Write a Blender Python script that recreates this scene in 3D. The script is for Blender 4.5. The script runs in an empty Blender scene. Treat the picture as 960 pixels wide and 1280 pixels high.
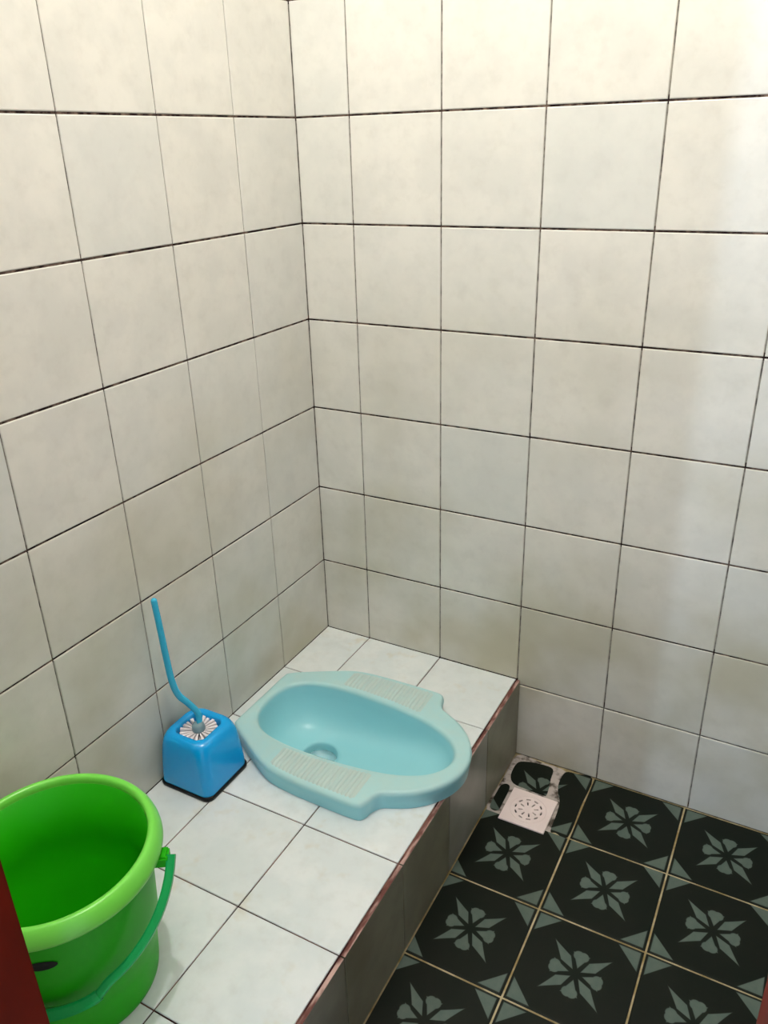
import bpy, bmesh, math, random
from mathutils import Vector, Matrix
random.seed(7)
S = bpy.context.scene
C = S.collection
R = math.radians

# ------------------------------------------------------------------ camera
cam_d = bpy.data.cameras.new('camera')
cam = bpy.data.objects.new('camera', cam_d)
C.objects.link(cam)
cam_d.sensor_fit = 'VERTICAL'
cam_d.sensor_height = 32.0
cam_d.lens = 1014.632 / 1280 * 32.0
cam_d.clip_start = 0.02
M = (Matrix.Rotation(R(29.0430), 4, 'Z') @ Matrix.Rotation(R(65.5631), 4, 'X')
     @ Matrix.Rotation(R(-1.6388), 4, 'Z'))
M.translation = (1.03203517, -1.53469771, 1.16632549)
cam.matrix_world = M
S.camera = cam

# ------------------------------------------------------------------ light and exposure
S.view_settings.view_transform = 'Standard'
S.view_settings.look = 'None'
S.view_settings.gamma = 1.0
S.view_settings.use_curve_mapping = False
S.view_settings.exposure = 0.0

W = bpy.data.worlds.new('hallway_ambient')
S.world = W
W.use_nodes = True
W.node_tree.nodes['Background'].inputs[0].default_value = (0.80, 0.88, 1.0, 1)
W.node_tree.nodes['Background'].inputs[1].default_value = 1.15

# ceiling bulb of the bathroom
ld = bpy.data.lights.new('ceiling_bulb_light', 'POINT')
ld.energy = 43.0
ld.color = (1.0, 0.99, 0.965)
ld.shadow_soft_size = 0.025
lo = bpy.data.objects.new('ceiling_bulb_light', ld)
lo.location = (0.50, -0.84, 2.55)
C.objects.link(lo)
# cool lamp outside in the hallway, shining in through the doorway
hd = bpy.data.lights.new('hallway_light', 'AREA')
hd.shape = 'RECTANGLE'
hd.size = 0.045
hd.size_y = 0.5
hd.energy = 17.0
hd.color = (0.55, 0.74, 1.0)
ho = bpy.data.objects.new('hallway_light', hd)
ho.location = (-0.036, -3.0, 1.25)
ho.rotation_euler = (Vector((0.9, 0, 0.7)) - ho.location).to_track_quat('-Z', 'Y').to_euler()
C.objects.link(ho)


# ------------------------------------------------------------------ node helpers
class N:
    def __init__(s, name):
        s.m = bpy.data.materials.new(name)
        s.m.use_nodes = True
        s.t = s.m.node_tree
        s.b = s.t.nodes['Principled BSDF']

    def n(s, kind, **kw):
        x = s.t.nodes.new(kind)
        for k, v in kw.items():
            setattr(x, k, v)
        return x

    def put(s, sock, v):
        if isinstance(v, bpy.types.NodeSocket):
            s.t.links.new(v, sock)
        elif isinstance(v, (tuple, list)) and len(v) == 3 and sock.type == 'RGBA':
            sock.default_value = (*v, 1)
        else:
            sock.default_value = v

    def math(s, op, a, b=0.0, c=0.0, clamp=False):
        x = s.n('ShaderNodeMath', operation=op, use_clamp=clamp)
        for i, v in enumerate((a, b, c)):
            s.put(x.inputs[i], v)
        return x.outputs[0]

    def vmath(s, op, a, b=(0, 0, 0)):
        x = s.n('ShaderNodeVectorMath', operation=op)
        s.put(x.inputs[0], a)
        s.put(x.inputs[1], b)
        return x.outputs[0]

    def mix(s, f, a, b):
        x = s.n('ShaderNodeMix', data_type='RGBA')
        s.put(x.inputs['Factor'], f)
        s.put(x.inputs['A'], a) if False else s.put(x.inputs[6], a)
        s.put(x.inputs[7], b)
        return x.outputs[2]

    def noise(s, vec, scale, detail=3.0, rough=0.55, out=0):
        x = s.n('ShaderNodeTexNoise')
        s.put(x.inputs['Vector'], vec)
        x.inputs['Scale'].default_value = scale
        x.inputs['Detail'].default_value = detail
        x.inputs['Roughness'].default_value = rough
        return x.outputs[out]

    def ramp(s, v, a, b, smooth=True):
        x = s.n('ShaderNodeMapRange')
        x.interpolation_type = 'SMOOTHSTEP' if smooth else 'LINEAR'
        s.put(x.inputs[0], v)
        x.inputs[1].default_value = a
        x.inputs[2].default_value = b
        return x.outputs[0]

    def obj(s):
        return s.n('ShaderNodeTexCoord').outputs['Object']

    def pos(s):
        return s.n('ShaderNodeNewGeometry').outputs['Position']

    def rnd(s):
        return s.n('ShaderNodeObjectInfo').outputs['Random']

    def sep(s, v):
        x = s.n('ShaderNodeSeparateXYZ')
        s.put(x.inputs[0], v)
        return x.outputs

    def comb(s, a, b, c):
        x = s.n('ShaderNodeCombineXYZ')
        s.put(x.inputs[0], a); s.put(x.inputs[1], b); s.put(x.inputs[2], c)
        return x.outputs[0]

    def bump(s, h, strength=0.2, dist=0.001):
        x = s.n('ShaderNodeBump')
        s.put(x.inputs['Height'], h)
        x.inputs['Strength'].default_value = strength
        x.inputs['Distance'].default_value = dist
        s.put(s.b.inputs['Normal'], x.outputs[0])

    def set(s, color=None, rough=None, spec=None, **kw):
        if color is not None:
            s.put(s.b.inputs['Base Color'], color)
        if rough is not None:
            s.put(s.b.inputs['Roughness'], rough)
        if spec is not None:
            s.put(s.b.inputs['Specular IOR Level'], spec)
        for k, v in kw.items():
            s.put(s.b.inputs[k.replace('_', ' ')], v)
        return s.m


def srgb(r, g, b):
    f = lambda c: (c / 255 / 12.92) if c / 255 <= 0.04045 else ((c / 255 + 0.055) / 1.055) ** 2.4
    return (f(r), f(g), f(b))


# ------------------------------------------------------------------ materials
def tile_mat(name, base, alt, stain, top_stain=0.0, wall=True):
    m = N(name)
    r = m.rnd()
    off = m.comb(m.math('MULTIPLY', r, 37.0), m.math('MULTIPLY', r, 91.0), m.math('MULTIPLY', r, 53.0))
    v = m.vmath('ADD', m.obj(), off)
    n1 = m.noise(v, 11.0, 4.0, 0.6)
    n2 = m.noise(v, 34.0, 4.0, 0.6)
    c = m.mix(m.ramp(n1, 0.34, 0.66), base, alt)
    c = m.mix(m.math('MULTIPLY', m.ramp(n2, 0.45, 0.75), 0.16), c, srgb(186, 182, 172))
    # some tiles of the batch are a little cooler than others
    r2 = m.math('FRACT', m.math('MULTIPLY', r, 17.3))
    c = m.mix(m.math('MULTIPLY', m.ramp(r2, 0.55, 1.0, False), 0.35), c, srgb(210, 217, 217))
    p = m.pos()
    st = m.ramp(m.noise(p, 3.2, 3.0, 0.5), 0.38, 0.72)
    if wall:
        z = m.sep(p)[2]
        low = m.math('ADD', m.math('MULTIPLY', m.ramp(z, 1.0, 0.05, False), 0.55), 0.05)
        f = m.math('MULTIPLY', m.math('ADD', st, 0.25), low, clamp=True)
    else:
        st2 = m.ramp(m.noise(p, 13.0, 3.0, 0.6), 0.58, 0.75)
        f = m.math('MULTIPLY', st2, top_stain)
    c = m.mix(f, c, stain)
    m.bump(m.noise(v, 24.0, 2.0), 0.18, 0.002)
    return m.set(c, m.math('ADD', m.math('MULTIPLY', n2, 0.12), 0.28), 0.45)


M_WALL = tile_mat('glazed_wall_tile', srgb(232, 230, 223), srgb(223, 222, 216), srgb(176, 170, 138))
M_TOP = tile_mat('glazed_platform_tile', srgb(230, 235, 235), srgb(219, 227, 228), srgb(204, 188, 152), 0.35, False)
M_RISER = tile_mat('shade_toned_riser_tile', srgb(150, 152, 132), srgb(132, 134, 116), srgb(98, 92, 66), 0.0)  # same tile in darker olive, the riser's shade put into its colour

m = N('wall_grout')
p = m.pos()
sp = m.sep(p)
fz = m.math('FRACT', m.math('ADD', m.math('DIVIDE', m.math('ADD', sp[2], 0.0045), 0.204), 20.5))
near = m.math('LESS_THAN', m.math('ABSOLUTE', m.math('SUBTRACT', fz, 0.5)), 0.035)
d1 = m.ramp(m.noise(p, 32.0, 4.0, 0.7), 0.42, 0.66)
dark = m.mix(d1, srgb(40, 26, 26), srgb(142, 122, 110))
lt = m.mix(d1, srgb(150, 146, 136), srgb(84, 78, 74))
M_GROUT = m.set(m.mix(near, lt, dark), 0.9, 0.1)

m = N('platform_grout')
p = m.pos()
M_PGROUT = m.set(m.mix(m.ramp(m.noise(p, 12, 4, 0.7), 0.4, 0.62), srgb(52, 28, 30), srgb(120, 86, 76)), 0.9, 0.1)
m = N('floor_grout')
p = m.pos()
M_FGROUT = m.set(m.mix(m.ramp(m.noise(p, 14, 4, 0.7), 0.35, 0.65), srgb(186, 172, 138), srgb(140, 122, 80)), 0.85, 0.1)
m = N('fired_clay_edge')
M_BISQUE = m.set(m.mix(m.ramp(m.noise(m.vmath('MULTIPLY', m.pos(), (1, .25, 1)), 45, 3, 0.6), 0.38, 0.58), srgb(196, 164, 154), srgb(104, 64, 58)), 0.85, 0.2)
m = N('cement_smear')
M_CEMENT = m.set(m.mix(m.ramp(m.noise(m.pos(), 34, 3, 0.55), 0.44, 0.64), srgb(186, 176, 170), srgb(84, 76, 68)), 0.9, 0.1)
m = N('plain_plaster')
M_PLASTER = m.set(m.mix(m.noise(m.pos(), 5), srgb(205, 200, 190), srgb(222, 218, 208)), 0.85, 0.2)

# floor tile: dark green glaze with a printed flower and corner triangles
m = N('dark_green_flower_tile')
o = m.obj()
os_ = m.sep(o)
X, Y = os_[0], os_[1]
ax, ay = m.math('ABSOLUTE', X), m.math('ABSOLUTE', Y)
# long pointed petals on the diagonals
u = m.math('MULTIPLY', m.math('ADD', ax, ay), 0.70711)
w = m.math('MULTIPLY', m.math('ABSOLUTE', m.math('SUBTRACT', ax, ay)), 0.70711)
lim = m.math('MINIMUM', m.math('MULTIPLY', m.math('SUBTRACT', u, 0.008), 0.42),
             m.math('ADD', m.math('MULTIPLY', m.math('POWER', m.math('MAXIMUM', m.math('SUBTRACT', 0.083, u), 0.0), 1.2), 0.44), -0.0002))
long_p = m.ramp(m.math('SUBTRACT', lim, w), 0.0002, 0.0020)
# short rounded petals along the axes
a = m.math('MAXIMUM', ax, ay)
b = m.math('MINIMUM', ax, ay)
d = m.math('SQRT', m.math('ADD', m.math('POWER', m.math('SUBTRACT', a, 0.0390), 2.0), m.math('POWER', m.math('ABSOLUTE', m.math('SUBTRACT', b, 0.0042)), 2.0)))
circ = m.math('SUBTRACT', 0.0098, d)
wedge = m.math('MINIMUM', m.math('SUBTRACT', m.math('MULTIPLY', m.math('SUBTRACT', a, 0.013), 0.50), b),
               m.math('SUBTRACT', 0.0435, a))
short_p = m.ramp(m.math('MAXIMUM', circ, wedge), -0.0012, 0.0012)
# corner triangles
tri = m.math('MINIMUM', m.math('SUBTRACT', m.math('ADD', ax, ay), 0.152), m.math('SUBTRACT', 0.0965, a))
tri_p = m.ramp(tri, -0.0012, 0.0012)
pat = m.math('MAXIMUM', m.math('MAXIMUM', long_p, short_p), tri_p)
# faint brush streaks inside the print
streak = m.noise(m.vmath('MULTIPLY', o, (1, 1, 1)), 60.0, 3.0, 0.6)
lc = m.mix(streak, srgb(74, 92, 83), srgb(100, 110, 101))
dc = m.mix(m.noise(m.pos(), 9, 4, 0.6), srgb(4, 19, 10), srgb(26, 26, 20))
M_FLOOR = m.set(m.mix(pat, dc, lc), m.math('ADD', m.math('MULTIPLY', m.noise(m.pos(), 6, 3), 0.2), 0.34), 0.16)

m = N('squat_pan_glaze')
p = m.pos()
zz = m.sep(p)[2]
worn = m.math('MULTIPLY', m.ramp(zz, 0.030, 0.044), m.math('ADD', m.math('MULTIPLY', m.noise(p, 26, 4, 0.65), 0.7), 0.25), clamp=True)
M_PAN = m.set(m.mix(worn, srgb(152, 216, 225), srgb(186, 211, 206)), m.math('ADD', m.math('MULTIPLY', worn, 0.2), 0.30), 0.4)
m = N('worn_footrest_glaze')
p = m.pos()
M_PAD = m.set(m.mix(m.ramp(m.noise(m.vmath('MULTIPLY', p, (3, .6, 1)), 40, 4, 0.7), 0.35, 0.7), srgb(180, 206, 203), srgb(188, 205, 200)), 0.5, 0.4)
m = N('drain_shade_black')  # near black that paints the shade under the drain slots
M_DARK = m.set(m.mix(m.noise(m.pos(), 20), (0.004, 0.004, 0.004), (0.02, 0.018, 0.015)), 0.8, 0.2)


def plastic(name, c1, c2, rough=0.3, scale=14, trans=0.0, spec=0.5):
    m = N(name)
    k = m.noise(m.obj(), scale, 3, 0.6)
    m.bump(m.noise(m.obj(), 60, 2), 0.05, 0.001)
    mat = m.set(m.mix(k, c1, c2), m.math('ADD', m.math('MULTIPLY', k, 0.1), rough - 0.05), spec)
    if trans:
        m.b.inputs['Subsurface Weight'].default_value = trans
        m.b.inputs['Subsurface Radius'].default_value = (0.2, 1.0, 0.1)
        m.b.inputs['Subsurface Scale'].default_value = 0.01
    return mat


M_GREEN = plastic('lime_green_plastic', srgb(26, 168, 0), srgb(36, 178, 2), 0.45, spec=.25)
M_RIM = plastic('pale_lime_rim_plastic', srgb(112, 214, 72), srgb(124, 222, 84), 0.3)
M_BAIL = plastic('emerald_handle_plastic', srgb(14, 164, 84), srgb(10, 150, 74), 0.35, spec=.35)
M_BLUE = plastic('sky_blue_plastic', srgb(0, 158, 232), srgb(4, 168, 240), 0.2)
M_BLUEH = plastic('light_blue_handle_plastic', srgb(44, 172, 214), srgb(60, 188, 228), 0.22)
M_BLACK = plastic('black_plastic', srgb(6, 6, 8), srgb(12, 12, 14), 0.45, spec=.25)
M_GREY = plastic('grey_collar_plastic', srgb(130, 156, 164), srgb(112, 140, 150), 0.3)
M_BRISTLE = plastic('white_bristle', srgb(250, 242, 242), srgb(236, 228, 230), 0.6, 60)
M_COVER = plastic('white_drain_plastic', srgb(248, 232, 230), srgb(238, 220, 216), 0.35, 30)
m = N('red_brown_wood')
v = m.vmath('MULTIPLY', m.pos(), (22, 22, 9))
M_WOOD = m.set(m.mix(m.noise(v, 1.0, 4, 0.6), srgb(122, 26, 4), srgb(62, 10, 0)), 0.5, 0.2)


# ------------------------------------------------------------------ mesh helpers
def link(name, me, mat=None, parent=None, **props):
    o = bpy.data.objects.new(name, me)
    C.objects.link(o)
    if mat is not None and me is not None and not me.materials:
        for mm in (mat if isinstance(mat, (list, tuple)) else [mat]):
            me.materials.append(mm)
    if parent:
        o.parent = parent
    for k, v in props.items():
        o[k] = v
    return o


def mesh(name, verts, faces, smooth=False):
    me = bpy.data.meshes.new(name)
    me.from_pydata([tuple(v) for v in verts], [], faces)
    me.update()
    bm = bmesh.new(); bm.from_mesh(me)
    bmesh.ops.recalc_face_normals(bm, faces=bm.faces)
    bm.to_mesh(me); bm.free()
    if smooth:
        me.polygons.foreach_set('use_smooth', [True] * len(me.polygons))
    return me


def boxes(name, lst):
    vs, fs = [], []
    for (a, b) in lst:
        k = len(vs)
        for i in range(8):
            vs.append([(a, b)[(i >> j) & 1][j] for j in range(3)])
        for f in ((0, 2, 3, 1), (4, 5, 7, 6), (0, 1, 5, 4), (2, 6, 7, 3), (0, 4, 6, 2), (1, 3, 7, 5)):
            fs.append([k + q for q in f])
    return mesh(name, vs, fs)


def loft(name, rings, close=True, cap0=False, cap1=False, smooth=True):
    """rings: lists of equally many points"""
    n = len(rings[0]); vs = [p for r in rings for p in r]; fs = []
    for i in range(len(rings) - 1):
        for j in range(n if close else n - 1):
            a, b = i * n + j, i * n + (j + 1) % n
            fs.append((a, b, b + n, a + n))
    if cap0: fs.append(list(range(n))[::-1])
    if cap1: fs.append([(len(rings) - 1) * n + j for j in range(n)])
    return mesh(name, vs, fs, smooth)


def lathe(name, prof, n=64, smooth=True, cap1=False):
    rings = [[(r * math.cos(t), r * math.sin(t), z) for t in [2 * math.pi * j / n for j in range(n)]] for r, z in prof]
    return loft(name, rings, smooth=smooth, cap1=cap1)


def catmull(pts, k=8, closed=False):
    P = [Vector(p) for p in pts]; out = []; n = len(P)
    rng = n if closed else n - 1
    for i in range(rng):
        p0 = P[(i - 1) % n] if closed or i > 0 else P[0]
        p1 = P[i]; p2 = P[(i + 1) % n]
        p3 = P[(i + 2) % n] if closed or i + 2 < n else P[-1]
        for j in range(k):
            t = j / k
            out.append(0.5 * ((2 * p1) + (p2 - p0) * t + (2 * p0 - 5 * p1 + 4 * p2 - p3) * t * t + (3 * p1 - p0 - 3 * p2 + p3) * t ** 3))
    if not closed: out.append(P[-1])
    return out


def sweep(name, pts, rad, n=12, flat=1.0, ref=Vector((0, 0, 1)), caps=True):
    """tube along points; rad is number or list; flat squashes along the second axis"""
    P = [Vector(p) for p in pts]
    rings = []; side = None
    for i, p in enumerate(P):
        t = (P[min(i + 1, len(P) - 1)] - P[max(i - 1, 0)]).normalized()
        if side is None:
            side = t.cross(ref).normalized() if t.cross(ref).length > 1e-3 else t.orthogonal().normalized()
        else:
            side = (side - t * side.dot(t)).normalized()
        up = side.cross(t)
        r = rad[i] if isinstance(rad, (list, tuple)) else rad
        rings.append([p + side * (r * math.cos(a)) + up * (r * flat * math.sin(a)) for a in [2 * math.pi * j / n for j in range(n)]])
    if caps:
        def dome(ring, c, d, r):
            return [[c + (q - c) * f + d * (r * g) for q in ring] for f, g in ((0.87, 0.45), (0.5, 0.8), (0.08, 0.98))]
        r0 = rad[0] if isinstance(rad, (list, tuple)) else rad
        r1 = rad[-1] if isinstance(rad, (list, tuple)) else rad
        a = dome(rings[0], P[0], (P[0] - P[1]).normalized(), r0)[::-1]
        b = dome(rings[-1], P[-1], (P[-1] - P[-2]).normalized(), r1)
        rings = a + rings + b
    return loft(name, rings, cap0=True, cap1=True)


def boolean(me, cutter):
    """me minus cutter, returned as a new mesh"""
    a = bpy.data.objects.new('tmp_a', me); b = bpy.data.objects.new('tmp_b', cutter)
    C.objects.link(a); C.objects.link(b)
    md = a.modifiers.new('b', 'BOOLEAN'); md.operation = 'DIFFERENCE'; md.object = b; md.solver = 'EXACT'
    dg = bpy.context.evaluated_depsgraph_get(); dg.update()
    out = bpy.data.meshes.new_from_object(a.evaluated_get(dg))
    bpy.data.objects.remove(a); bpy.data.objects.remove(b)
    return out


_tiles = {}


def tile_mesh(x0, x1, y0, y1, t=0.008, ch=0.0017):
    """slab in local xy around an origin, face at z=0, softened rim"""
    key = tuple(round(v, 4) for v in (x0, x1, y0, y1, t))
    if key in _tiles: return _tiles[key]
    rings = []
    for ins, z in ((0, -t), (0, -ch), (ch * .3, -ch * .3), (ch, 0)):
        rings.append([(x0 + ins, y0 + ins, z), (x1 - ins, y0 + ins, z), (x1 - ins, y1 - ins, z), (x0 + ins, y1 - ins, z)])
    me = loft('tile', rings, cap0=True, cap1=True, smooth=False)
    _tiles[key] = me
    return me


def tile(parent, mat, frame, ox, oy, x0, x1, y0, y1, name='tile', t=0.008, jit=1.0, me=None):
    """frame = matrix whose xy plane is the surface; the tile spans x0..x1, y0..y1 in it with origin (ox, oy)"""
    if me is None:
        me = tile_mesh(x0 - ox, x1 - ox, y0 - oy, y1 - oy, t)
    o = link(name, me, mat, parent)
    j = Matrix.Translation((ox, oy, random.uniform(-.0003, .0003) * jit)) @ Matrix.Rotation(R(random.uniform(-.12, .12)) * jit, 4, 'X') @ Matrix.Rotation(R(random.uniform(-.12, .12)) * jit, 4, 'Y')
    o.matrix_world = frame @ j
    return o


# ------------------------------------------------------------------ tile grid of the room (joint positions)
ZR = [-0.4, -0.2198, -0.0137, 0.1992, 0.4022, 0.6051, 0.8100, 1.0140, 1.2182, 1.4229, 1.627, 1.831, 2.035, 2.239, 2.443, 2.650]
XB = [0.0, 0.1258, 0.3262, 0.5285, 0.7350, 0.9422, 1.1480, 1.2200]
YL = [0.0, -0.2020, -0.4064, -0.6133, -0.8176, -1.0220, -1.2300]
ZF = -0.2198
XE = 0.5356
GH, GV = 0.0036, 0.0026        # joint widths
ZC = 2.650
YD = -1.23                     # inner face of the door wall
XR = 1.22

# back wall (faces -y)
wall_back = link('wall_back', boxes('wall_back', [((-.1, .0022, ZF - .1), (XR + .1, .08, ZC + .1))]), M_GROUT, kind='structure')
FB = Matrix(((1, 0, 0, 0), (0, 0, -1, 0), (0, 1, 0, 0), (0, 0, 0, 1)))     # local x->X, y->Z, z->-Y
for i in range(len(XB) - 1):
    for k in range(1, len(ZR) - 1):
        x0, x1 = XB[i] + GV / 2, XB[i + 1] - GV / 2
        z0, z1 = ZR[k] + GH / 2, ZR[k + 1] - GH / 2
        if k == 2 and i < 3: z0 = 0.0006
        if i == 0: x0 = .0006
        if k == 1 and i < 3: continue
        tile(wall_back, M_WALL, FB, (x0 + x1) / 2, (z0 + z1) / 2, x0, x1, z0, z1)

# left wall (faces +x)
wall_left = link('wall_left', boxes('wall_left', [((-.08, YD - .25, ZF - .1), (-.0022, .0022, ZC + .1))]), M_GROUT, kind='structure')
FL = Matrix(((0, 0, 1, 0), (1, 0, 0, 0), (0, 1, 0, 0), (0, 0, 0, 1)))      # local x->Y, y->Z, z->X
for i in range(len(YL) - 1):
    for k in range(2, len(ZR) - 1):
        a, b = YL[i + 1] + GV / 2, YL[i] - GV / 2
        z0, z1 = ZR[k] + GH / 2, ZR[k + 1] - GH / 2
        if k == 2: z0 = 0.0006
        if i == 0: b = -.0006
        tile(wall_left, M_WALL, FL, (a + b) / 2, (z0 + z1) / 2, a, b, z0, z1)

# the walls and ceiling that are out of view
link('wall_right', boxes('wall_right', [((XR, YD - .1, ZF - .1), (XR + .08, .002, ZC + .1))]), M_PLASTER, kind='structure')
link('wall_front', boxes('wall_front', [((-.5, YD - .10, ZF - .1), (.395, YD, ZC + .1)), ((1.12, YD - .10, ZF - .1), (XR + .1, YD, ZC + .1)),
                                        ((.395, YD - .10, 1.72), (1.12, YD, ZC + .1))]), M_PLASTER, kind='structure')
link('ceiling', boxes('ceiling', [((-.1, YD - .1, ZC), (XR + .1, .08, ZC + .06))]), M_PLASTER, kind='structure')

# doorway with its red brown timber frame, both jambs just caught by the photograph
door = link('door_1', None, kind='structure')
door.location = (.758, YD - .05, ZF)
door['label'] = 'red-brown wooden door frame seen at the two lower corners'


def jamb(x0, x1, z0, z1, name):
    bm = bmesh.new()
    me = boxes('jamb', [((x0, YD - .10 - .001, z0), (x1, YD + .0, z1))])
    bm.from_mesh(me)
    bmesh.ops.bevel(bm, geom=bm.edges[:], offset=.003, segments=2, affect='EDGES')
    bm.to_mesh(me); bm.free()
    o = link(name, me, M_WOOD, door)
    o.matrix_parent_inverse = Matrix.Translation(door.location).inverted()


jamb(.395, .4545, ZF, 1.72, 'door_jamb')
jamb(1.060, 1.12, ZF, 1.72, 'door_jamb')
jamb(.4545, 1.060, 1.66, 1.72, 'door_head')
# unseen dark leaf, added by the right wall to cut bounce light on the riser
lf = []
for (a, b) in (((1.165, -1.225, ZF + .01), (1.195, -.60, 1.66)),):
    lf.append((a, b))
for z0, z1 in ((ZF + .10, .45), (.57, 1.02), (1.14, 1.58)):
    lf += [((1.160, -1.13, z0), (1.166, -.70, z0 + .02)), ((1.160, -1.13, z1 - .02), (1.166, -.70, z1)),
           ((1.160, -1.13, z0), (1.166, -1.11, z1)), ((1.160, -.72, z0), (1.166, -.70, z1))]
leaf = link('added_dark_leaf', boxes('added_dark_leaf', lf), M_WOOD, door)
leaf.matrix_parent_inverse = Matrix.Translation(door.location).inverted()

# ------------------------------------------------------------------ squat pan outline (about its long axis y = -0.37)
AY = -0.370
half_out = [(.055, 0), (.055, .085), (.062, .104), (.10, .129), (.15, .157), (.185, .175), (.215, .184), (.26, .189), (.33, .191), (.395, .191), (.418, .187),
            (.427, .173), (.431, .156), (.441, .141), (.462, .131), (.495, .112), (.525, .083), (.548, .045), (.557, 0)]
half_in = [(.077, 0), (.081, .035), (.094, .064), (.118, .086), (.15, .099), (.20, .106), (.26, .107), (.33, .103), (.39, .095), (.44, .083),
           (.485, .062), (.513, .034), (.524, 0)]


def full(half):
    return [Vector((x, y, 0)) for x, y in half] + [Vector((x, -y, 0)) for x, y in half[-2:0:-1]]


NA = 192
PC = Vector((.30, 0, 0))


def by_angle(half, k=10):
    """resample the closed outline at NA equal angles round PC"""
    P = catmull(full(half), k, True)
    A = [math.atan2(p.y - PC.y, p.x - PC.x) for p in P]
    out = []
    n = len(P)
    for j in range(NA):
        a = -math.pi + 2 * math.pi * (j + .5) / NA
        d = Vector((math.cos(a), math.sin(a), 0))
        best = None
        for i in range(n):
            p, q = P[i] - PC, P[(i + 1) % n] - PC
            e = q - p
            den = d.x * e.y - d.y * e.x
            if abs(den) < 1e-12: continue
            t = (p.x * e.y - p.y * e.x) / den
            s = (p.x * d.y - p.y * d.x) / den
            if t > 0 and -1e-6 <= s <= 1 + 1e-6:
                if best is None or t > best: best = t
        out.append(PC + d * best)
    return out


OUT, INN = by_angle(half_out), by_angle(half_in)


def ring(base, inset, z, y0=AY):
    """offset ring towards PC by an absolute distance"""
    r = []
    n = len(base)
    for j, p in enumerate(base):
        t = (base[(j + 1) % n] - base[j - 1]).normalized()
        nn = Vector((-t.y, t.x, 0))
        q = p + nn * inset
        r.append((q.x, q.y + y0, z))
    return r


HR = 0.044
cut_ring = ring(OUT, .022, 0)
cut_ring = ring(INN, -.010, 0)[::2]
cutter = loft('cut', [[(x, y, -.20) for x, y, z in cut_ring], [(x, y, .02) for x, y, z in cut_ring]], cap0=True, cap1=True, smooth=False)


def cut_copy(): return cutter.copy()


# ------------------------------------------------------------------ raised platform with its tiles
XP = [0.0, 0.1258, 0.3262, 0.5272]
YP = [0.0, -0.2030, -0.4064, -0.6083, -0.8104, -1.0135, -1.2300]
core = boolean(boxes('raised_platform', [((0.0, YD, ZF - .03), (XE - .0075, 0.0, -.0022))]), cut_copy())
platform = link('raised_platform', core, None, None, kind='structure')
platform.data.materials.clear(); platform.data.materials.append(M_PGROUT)
platform['label'] = 'raised white-tiled platform along the left wall holding the squat pan'
FI = Matrix.Identity(4)
for i in range(3):
    for k in range(6):
        x0, x1 = XP[i] + .0011, XP[i + 1] - .0011
        if i == 2: x1 = .5248
        y0, y1 = YP[k + 1] + .0012, YP[k] - .0012
        if i == 0: x0 = 0.0002
        if k == 0: y1 = -.0002
        ox, oy = (x0 + x1) / 2, (y0 + y1) / 2
        me = None
        if k in (0, 1, 2):
            base = tile_mesh(x0 - ox, x1 - ox, y0 - oy, y1 - oy)
            cc = cut_copy(); cc.transform(Matrix.Translation((-ox, -oy, 0)))
            me = boolean(base, cc)
            me.materials.clear()
            if len(me.polygons) == 0: continue
        tile(platform, M_TOP, FI, ox, oy, x0, x1, y0, y1, me=me)
# riser tiles (face +x), their raw clay edge shows along the top
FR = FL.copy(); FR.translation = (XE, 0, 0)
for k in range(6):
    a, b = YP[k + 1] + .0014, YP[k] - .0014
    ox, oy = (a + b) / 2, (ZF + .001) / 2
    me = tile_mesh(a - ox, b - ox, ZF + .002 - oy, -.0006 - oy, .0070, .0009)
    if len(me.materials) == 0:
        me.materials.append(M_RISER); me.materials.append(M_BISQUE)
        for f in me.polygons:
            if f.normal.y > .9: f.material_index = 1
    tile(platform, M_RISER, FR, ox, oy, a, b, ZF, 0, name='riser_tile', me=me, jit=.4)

# ------------------------------------------------------------------ floor
floor = link('floor', boxes('floor', [((XE - .03, YD - .1, ZF - .05), (XR, .01, ZF - .0016))]), M_FGROUT, kind='structure')
XF = [0.5320, 0.7299, 0.9365, 1.1430, 1.2200]
YF = [0.0, -0.2050, -0.4060, -0.6114, -0.8170, -1.0220, -1.2300]
FF = Matrix.Translation((0, 0, ZF))
for i in range(4):
    for k in range(6):
        x0, x1 = XF[i] + .0017, XF[i + 1] - .0017
        y0, y1 = YF[k + 1] + .0017, YF[k] - .0017
        if i == 0: x0 = XE + .0018
        cx = XF[i + 1] - .1033; cy = YF[k + 1] + .1026
        if k == 5: cy = YF[k] - .1026
        if i == 3: cx = XF[i] + .1033
        if i == 0 and k == 0:
            continue
        tile(floor, M_FLOOR, FF, cx, cy, x0, x1, y0, y1, jit=.5)
# the corner tile is broken up round the drain
cx, cy = XF[1] - .1033, YF[1] + .1026


def chip(pts, ox, oy):
    P = catmull([(x, y, 0) for x, y in pts], 4, True)
    c = sum(P, Vector()) / len(P)
    rs = []
    for ins, z in ((1, -.008), (1, -.0009), (.985, 0)):
        rs.append([((c + (p - c) * ins).x - ox, (c + (p - c) * ins).y - oy, z) for p in P])
    return loft('tile', rs, cap0=True, cap1=True, smooth=False)


for pts in ([(.549, -.034), (.566, -.018), (.606, -.010), (.634, -.014), (.640, -.050), (.647, -.098), (.640, -.108), (.60, -.106), (.566, -.102), (.550, -.078)],
            [(.5420, -.120), (.553, -.110), (.563, -.120), (.565, -.165), (.564, -.197), (.550, -.201), (.5415, -.188), (.5405, -.15)],
            [(.664, -.010), (.690, -.004), (.7270, -.0035), (.7272, -.10), (.7272, -.2020), (.70, -.2022), (.688, -.2022), (.685, -.15), (.680, -.11), (.668, -.085), (.660, -.05)]):
    me = chip(pts, cx, cy)
    tile(floor, M_FLOOR, FF, cx, cy, 0, 0, 0, 0, me=me, jit=.3)
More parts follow.
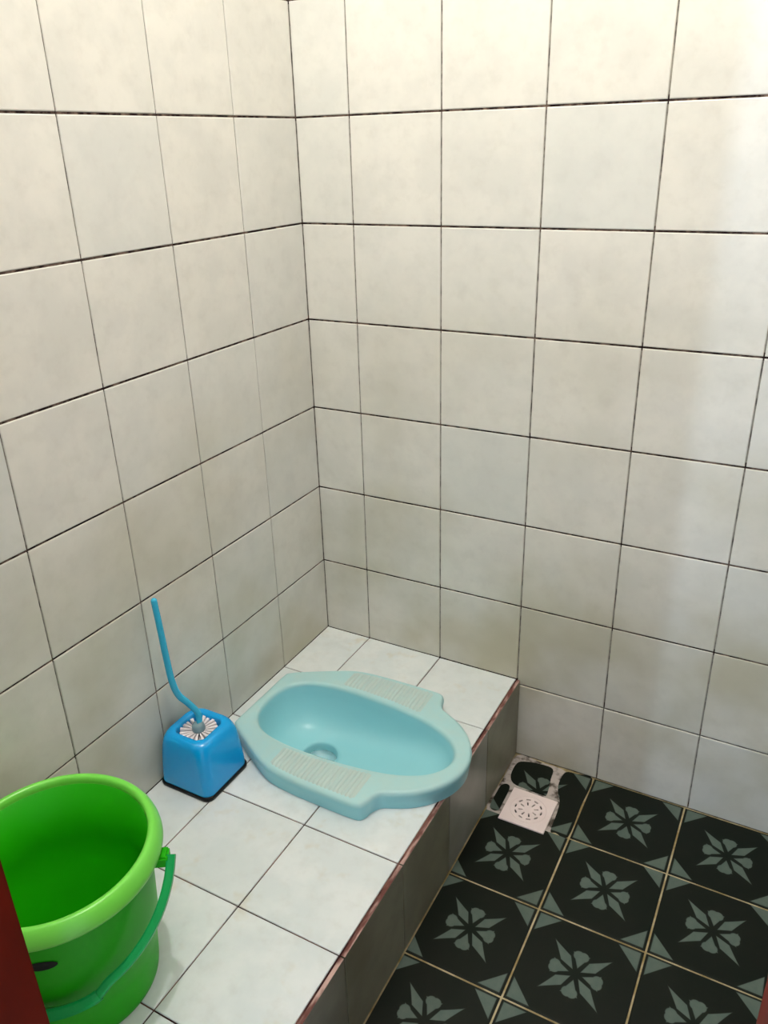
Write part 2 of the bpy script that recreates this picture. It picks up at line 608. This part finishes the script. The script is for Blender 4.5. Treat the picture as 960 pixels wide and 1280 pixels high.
# cement smeared round the pieces
cm = chip([(.540, -.004), (.60, -.003), (.652, -.003), (.680, -.03), (.690, -.12), (.688, -.208), (.62, -.2095), (.540, -.2085), (.5375, -.10)], 0, 0)
cm.transform(Matrix.Translation((0, 0, ZF - .0007)))
link('cement_patch', cm, M_CEMENT, floor)

# floor drain: white square cover with two rings of slots over a flat black disc, the shade below painted in
drain = link('floor_drain', None, label='small white square floor drain cover with ringed slots in the corner by the platform', category='drain')
DC = Vector((.6255, -.1695, ZF))
drain.location = DC
hw = .0525
pl = tile_mesh(-hw, hw, -hw, hw, .0035, .001).copy()
pl.transform(Matrix.Translation((0, 0, .0045)))
vs, fs = [], []


def slot(bm_v, bm_f, r0, r1, a0, a1):
    k = len(bm_v); n = 5
    for z in (-.01, .01):
        for r in (r0, r1):
            for j in range(n):
                t = a0 + (a1 - a0) * j / (n - 1)
                bm_v.append((r * math.cos(t), r * math.sin(t), z))
    q = lambda z, r, j: k + z * 2 * n + r * n + j
    for j in range(n - 1):
        bm_f.append((q(0, 0, j), q(0, 0, j + 1), q(0, 1, j + 1), q(0, 1, j)))
        bm_f.append((q(1, 0, j), q(1, 1, j), q(1, 1, j + 1), q(1, 0, j + 1)))
        bm_f.append((q(0, 0, j), q(1, 0, j), q(1, 0, j + 1), q(0, 0, j + 1)))
        bm_f.append((q(0, 1, j), q(0, 1, j + 1), q(1, 1, j + 1), q(1, 1, j)))
    bm_f.append((q(0, 0, 0), q(0, 1, 0), q(1, 1, 0), q(1, 0, 0)))
    bm_f.append((q(0, 0, n - 1), q(1, 0, n - 1), q(1, 1, n - 1), q(0, 1, n - 1)))


for j in range(10):
    t = 2 * math.pi * j / 10
    slot(vs, fs, .0280, .0315, t - .17, t + .17)
for j in range(8):
    t = 2 * math.pi * (j + .5) / 8
    slot(vs, fs, .0120, .0225, t - .085, t + .085)
cov = boolean(pl, mesh('slots', vs, fs))
cov.materials.clear()
link('drain_cover', cov, M_COVER, drain)
link('drain_rim', loft('drain_rim', [[(s * math.cos(t), s * math.sin(t), z) for t in [2 * math.pi * j / 48 for j in range(48)]] for s, z in ((.0395, .0045), (.0400, .0053), (.0408, .0053), (.0413, .0045))]), M_COVER, drain)
shade_disc = lathe('drain_shade_disc', [(.036, .0006), (.036, .0004), (.0005, .0003)], 32, cap1=True)
link('drain_shade_disc', shade_disc, M_DARK, drain)

# ------------------------------------------------------------------ squat pan
pan = link('squat_toilet', None, label='pale turquoise ceramic squat toilet pan set into the white tiled platform', category='squat toilet')
pan.location = (.30, AY, 0)


def loc(rings_):
    return [[(x - .30, y - AY, z) for x, y, z in r] for r in rings_]


DX, DR, DZ = .205, .040, -.066
rings = [ring(OUT, .005, .0002), ring(OUT, .0045, .010), ring(OUT, .002, .022), ring(OUT, .0, HR - .010), ring(OUT, .0008, HR - .005), ring(OUT, .003, HR - .0018), ring(OUT, .0065, HR - .0002), ring(OUT, .010, HR)]
rings += [ring(INN, -.007, HR), ring(INN, -.003, HR - .0008), ring(INN, 0.0, HR - .004), ring(INN, .002, HR - .009)]
# bowl: steep flank, floor falling towards the outlet
dra = [Vector((DX + DR * math.cos(a), DR * math.sin(a), 0)) for a in [-math.pi + 2 * math.pi * (j + .5) / NA for j in range(NA)]]
steps = 22
for s in range(1, steps + 1):
    t = s / steps
    r = []
    for j in range(NA):
        p, q = INN[j], dra[j]
        dist = (p - q).length
        tt = t ** 1.15
        xy = p.lerp(q, tt * .98 + .02 * t)
        dd = (xy - q).length
        floor_z = DZ + .17 * dd + .10 * max(0, dd - .1)
        gone = dist - dd                      # distance travelled from the rim
        k = 1 - math.exp(-(gone + .002) / .017)
        z0 = HR - .009
        r.append((xy.x, xy.y + AY, z0 + (floor_z - z0) * k))
    rings.append(r)
for f, z in ((.97, -.0695), (.93, -.076), (.90, -.088), (.88, -.105), (.84, -.125)):
    rings.append([((DX + (q.x - DX) * f), q.y * f + AY, z) for q in dra])
pm = loft('pan_body', loc(rings), cap1=True)
link('pan_body', pm, M_PAN, pan)


wt = N('water')
wt.set(srgb(170, 225, 232), 0.05, 0.5, IOR=1.33, Transmission_Weight=0.9)
wd = [[(DX + DR * f_ * math.cos(a) - .30, DR * f_ * math.sin(a), -.083) for a in [2 * math.pi * j / 40 for j in range(40)]] for f_ in (.905, .5, .02)]
link('water', loft('water', wd, cap1=True), wt.m, pan, label='shallow water standing in the outlet')


# ribbed footrests
def interp(half, x):
    for (a, ya), (b, yb) in zip(half[:-1], half[1:]):
        if a <= x <= b and b > a: return ya + (yb - ya) * (x - a) / (b - a)
    return 0


for sgn in (1, -1):
    rr = []
    nx = 150
    for i in range(nx + 1):
        x = .200 + (.402 - .200) * i / nx
        yi, yo = interp(half_in, x) + .010, interp(half_out, x) - .010
        row = []
        for j in range(13):
            v = j / 12
            y = yi + (yo - yi) * v
            edge = min(1, i / 4, (nx - i) / 4, v / .1, (1 - v) / .1)
            rib = .5 + .5 * math.cos(2 * math.pi * (x - .2) / .0092)
            row.append((x - .30, sgn * y, HR - .0003 + edge * (.0006 + .0016 * rib ** 1.5)))
        rr.append(row)
    link('ribbed_footrest', loft('ribbed_footrest', rr, close=False), M_PAD, pan)


# ------------------------------------------------------------------ toilet brush and its holder
def rsquare(h, r, n=9, cx=0, cy=0, z=0):
    out = []
    for q, (sx, sy) in enumerate(((1, 1), (-1, 1), (-1, -1), (1, -1))):
        for j in range(n):
            a = math.pi / 2 * (q + j / (n - 1))
            out.append((cx + sx * (h - r) + r * math.cos(a), cy + sy * (h - r) + r * math.sin(a), z))
    return out


BX, BY = .0685, -.5850
holder = link('toilet_brush_holder', None, label='square sky-blue plastic toilet brush holder on a black base beside the left wall', category='brush holder')
holder.location = (BX, BY, 0)
hr = []
for h, r, z in ((.0630, .018, .008), (.0632, .018, .012), (.0628, .019, .03), (.0616, .021, .055), (.0602, .023, .080), (.0588, .025, .096), (.0568, .027, .107), (.0545, .029, .114), (.0515, .030, .1185), (.0485, .036, .1212), (.0460, .044, .1222)):
    hr.append(rsquare(h, r, z=z))
# morph to a round mouth and turn inside
nn = len(hr[0])
for rad, z in ((.0445, .1216), (.0430, .1190), (.0422, .112), (.0415, .095), (.040, .05), (.038, .02)):
    hr.append([(rad * math.cos(math.atan2(p[1], p[0])), rad * math.sin(math.atan2(p[1], p[0])), z) for p in hr[0]])
link('holder_body', loft('holder_body', hr, cap0=True, cap1=True), M_BLUE, holder)
br = [rsquare(.0615, .015, z=.0), rsquare(.0650, .017, z=.0012), rsquare(.0655, .017, z=.006), rsquare(.0645, .017, z=.0092), rsquare(.0625, .016, z=.0098)]
link('holder_base', loft('holder_base', br, cap0=True, cap1=True), M_BLACK, holder, label='black base rim')

brush = link('toilet_brush', None, label='toilet brush with bent light-blue handle and white bristles standing in the blue holder', category='toilet brush')
brush.location = (BX, BY, .03)
BO = Vector((BX, BY, .03))
hp = [(.0685, -.5840, .098), (.0680, -.5810, .120), (.0625, -.5750, .143), (.0520, -.5850, .170), (.0430, -.5990, .197), (.0385, -.6060, .232), (.0350, -.6075, .285), (.0325, -.6085, .350), (.0300, -.6100, .412)]
sp_ = catmull(hp, 7)
link('handle', sweep('handle', [p - BO for p in sp_], [.0058 + .0008 * math.sin(i / len(sp_) * 3.1) for i in range(len(sp_))], 14), M_BLUEH, brush)
col = lathe('collar', [(.002, .098), (.0095, .098), (.0125, .093), (.0135, .085), (.0110, .078), (.002, .077)], 24)
link('collar', col, M_GREY, brush, label='grey collar at the foot of the handle')
core_ = sweep('bristle_core', [(0, 0, z) for z in (-.005, .03, .085)], .006, 10)
link('bristle_core', core_, M_GREY, brush)
# tufts: radiating wedges, several tiers, the top tier shows
vs, fs = [], []
for tier, (z, n, L) in enumerate(((.080, 19, .0385), (.070, 19, .038), (.060, 18, .034), (.048, 18, .034), (.035, 18, .033), (.020, 16, .031), (.006, 14, .026))):
    for j in range(n):
        a = 2 * math.pi * (j + .5 * (tier % 2)) / n + random.uniform(-.05, .05)
        l = L * random.uniform(.93, 1.0)
        d = Vector((math.cos(a), math.sin(a), 0)); s = Vector((-d.y, d.x, 0)); upz = Vector((0, 0, 1))
        k = len(vs)
        dz = random.uniform(-.002, .0015)
        for rr_, w_, h_ in ((.005, .0008, .001), (l * .6, .0022, .0022), (l, .0040, .0030)):
            c = d * rr_ + Vector((0, 0, z + dz * rr_ / l + (.003 if tier == 0 else 0) * rr_ / l))
            vs += [c - s * w_ - upz * h_, c + s * w_ - upz * h_, c + s * w_ * .8 + upz * h_, c - s * w_ * .8 + upz * h_]
        for q in (0, 4):
            for e in range(4):
                fs.append((k + q + e, k + q + (e + 1) % 4, k + q + 4 + (e + 1) % 4, k + q + 4 + e))
        fs.append((k + 3, k + 2, k + 1, k)); fs.append((k + 8, k + 9, k + 10, k + 11))
link('bristles', mesh('bristles', vs, fs), M_BRISTLE, brush, kind='stuff')

# ------------------------------------------------------------------ bucket
HB = .270
BC = Vector((.1900, -1.0200, 0))
bucket = link('bucket', None, label='large lime-green plastic bucket with a hanging handle, empty, at lower left', category='bucket')
bucket.location = BC
RB = .1575
prof_o = [(.002, .0), (.109, .0), (.1125, .003), (.1140, .012), (.1180, .060), (.1215, .100), (.1245, .104), (.1260, .109), (.1290, .160), (.1315, .205), (.1330, .235), (.1345, .262)]
prof_i = [(.1318, .262), (.1265, .16), (.1215, .105), (.1185, .100), (.1105, .014), (.106, .006), (.002, .0045)]
link('bucket_body', lathe('bucket_body', prof_o + prof_i, 96), M_GREEN, bucket)
rim = [(.1322, .252), (.1470, .2480), (.1500, .2465), (.1518, .2470), (.1528, .2500), (.1520, .2560), (.1500, .2625), (.1465, .2690), (.1430, .2730), (.1400, .2745), (.1362, .2740), (.1335, .2715), (.1325, .2660), (.1322, .252)]
link('bucket_rim', lathe('bucket_rim', rim, 96), M_RIM, bucket, label='pale lime rolled rim')
# lugs and bail handle
LA = math.atan2(.088, .136)
e = Vector((math.cos(LA), math.sin(LA), 0)); f = Vector((math.sin(LA), -math.cos(LA), 0))     # f points to the camera side
ZL = .236
for sgn in (1, -1):
    c = e * sgn
    bm = bmesh.new()
    me = boxes('handle_lug', [((-.0, -.012, -.014), (.0285, .012, .005))])
    bm.from_mesh(me); bmesh.ops.bevel(bm, geom=bm.edges[:], offset=.0025, segments=2, affect='EDGES'); bm.to_mesh(me); bm.free()
    me.transform(Matrix.Translation(c * .1320 + Vector((0, 0, ZL))) @ Matrix.Rotation(LA if sgn > 0 else LA + math.pi, 4, 'Z'))
    link('handle_lug', me, M_GREEN, bucket)
RL = .1640
pts = []
nb = 72
AL = R(48)
g = f * math.sin(AL) + Vector((0, 0, -math.cos(AL)))
for i in range(nb + 1):
    a = math.pi * i / nb
    off = abs(a - math.pi / 2)
    k = min(1, max(0, (R(32) - off) / R(9)))
    rl = RL + .007 * k * k * (3 - 2 * k)
    pts.append(e * (rl * math.cos(a)) + g * (rl * 1.10 * math.sin(a)) + Vector((0, 0, ZL)))
mid = Vector((0, 0, ZL))


def strap(name, pts, w, th, lo, hi):
    rings_ = []
    for i in range(lo, hi + 1):
        p = pts[i]
        t = (pts[min(i + 1, len(pts) - 1)] - pts[max(i - 1, 0)]).normalized()
        rad = (p - mid).normalized()
        n_ = (rad - t * rad.dot(t)).normalized()
        b_ = t.cross(n_)
        W_, T_ = (w(i) if callable(w) else w), th
        rings_.append([p + b_ * (W_ * cx_) + n_ * (T_ * cy_) for cx_, cy_ in ((-1, -.6), (-.8, -1), (.8, -1), (1, -.6), (1, .6), (.8, 1), (-.8, 1), (-1, .6))])
    return loft(name, rings_, cap0=True, cap1=True, smooth=False)


link('bucket_handle', strap('bucket_handle', pts, .0055, .0062, 0, nb), M_BAIL, bucket, label='emerald green hanging handle')
link('handle_grip', strap('handle_grip', pts, lambda i: .0085 if 27 <= i <= 45 else .0072, .0078, 26, 46), M_BAIL, bucket, label='thicker grip on the handle')
for sgn in (1, -1):
    pin = lathe('handle_pin', [(.001, .004), (.0022, .0038), (.0026, .002), (.0026, -.004)], 12, cap1=True)
    pin.transform(Matrix.Translation(e * sgn * .1640 + Vector((0, 0, ZL - .004))) @ (Matrix.Rotation(LA if sgn > 0 else LA + math.pi, 4, 'Z') @ Matrix.Rotation(R(90), 4, 'Y')))
    link('handle_pin', pin, M_BLACK, bucket, label='small black pivot pin')
# black oval mark on the body
AO = R(-53)
vs, fs = [(0, 0, 0)], []
na = 28
oz, ow, oh = .194, .022, .0085
vs = []
for rr_ in (1.0, .55, .02):
    for j in range(na):
        t = 2 * math.pi * j / na
        zz_ = oz + oh * rr_ * math.sin(t)
        rb = .1260 + (zz_ - .109) / (.205 - .109) * (.1315 - .1260) + .0009
        a = AO + ow * rr_ * math.cos(t) / rb
        vs.append((rb * math.cos(a), rb * math.sin(a), zz_))
for q in (0, 1):
    for j in range(na):
        a, b = q * na + j, q * na + (j + 1) % na
        fs.append((a, b, b + na, a + na))
fs.append([2 * na + j for j in range(na)])
link('oval_mark', mesh('oval_mark', vs, fs), M_BLACK, bucket, label='black oval mark on the bucket side')
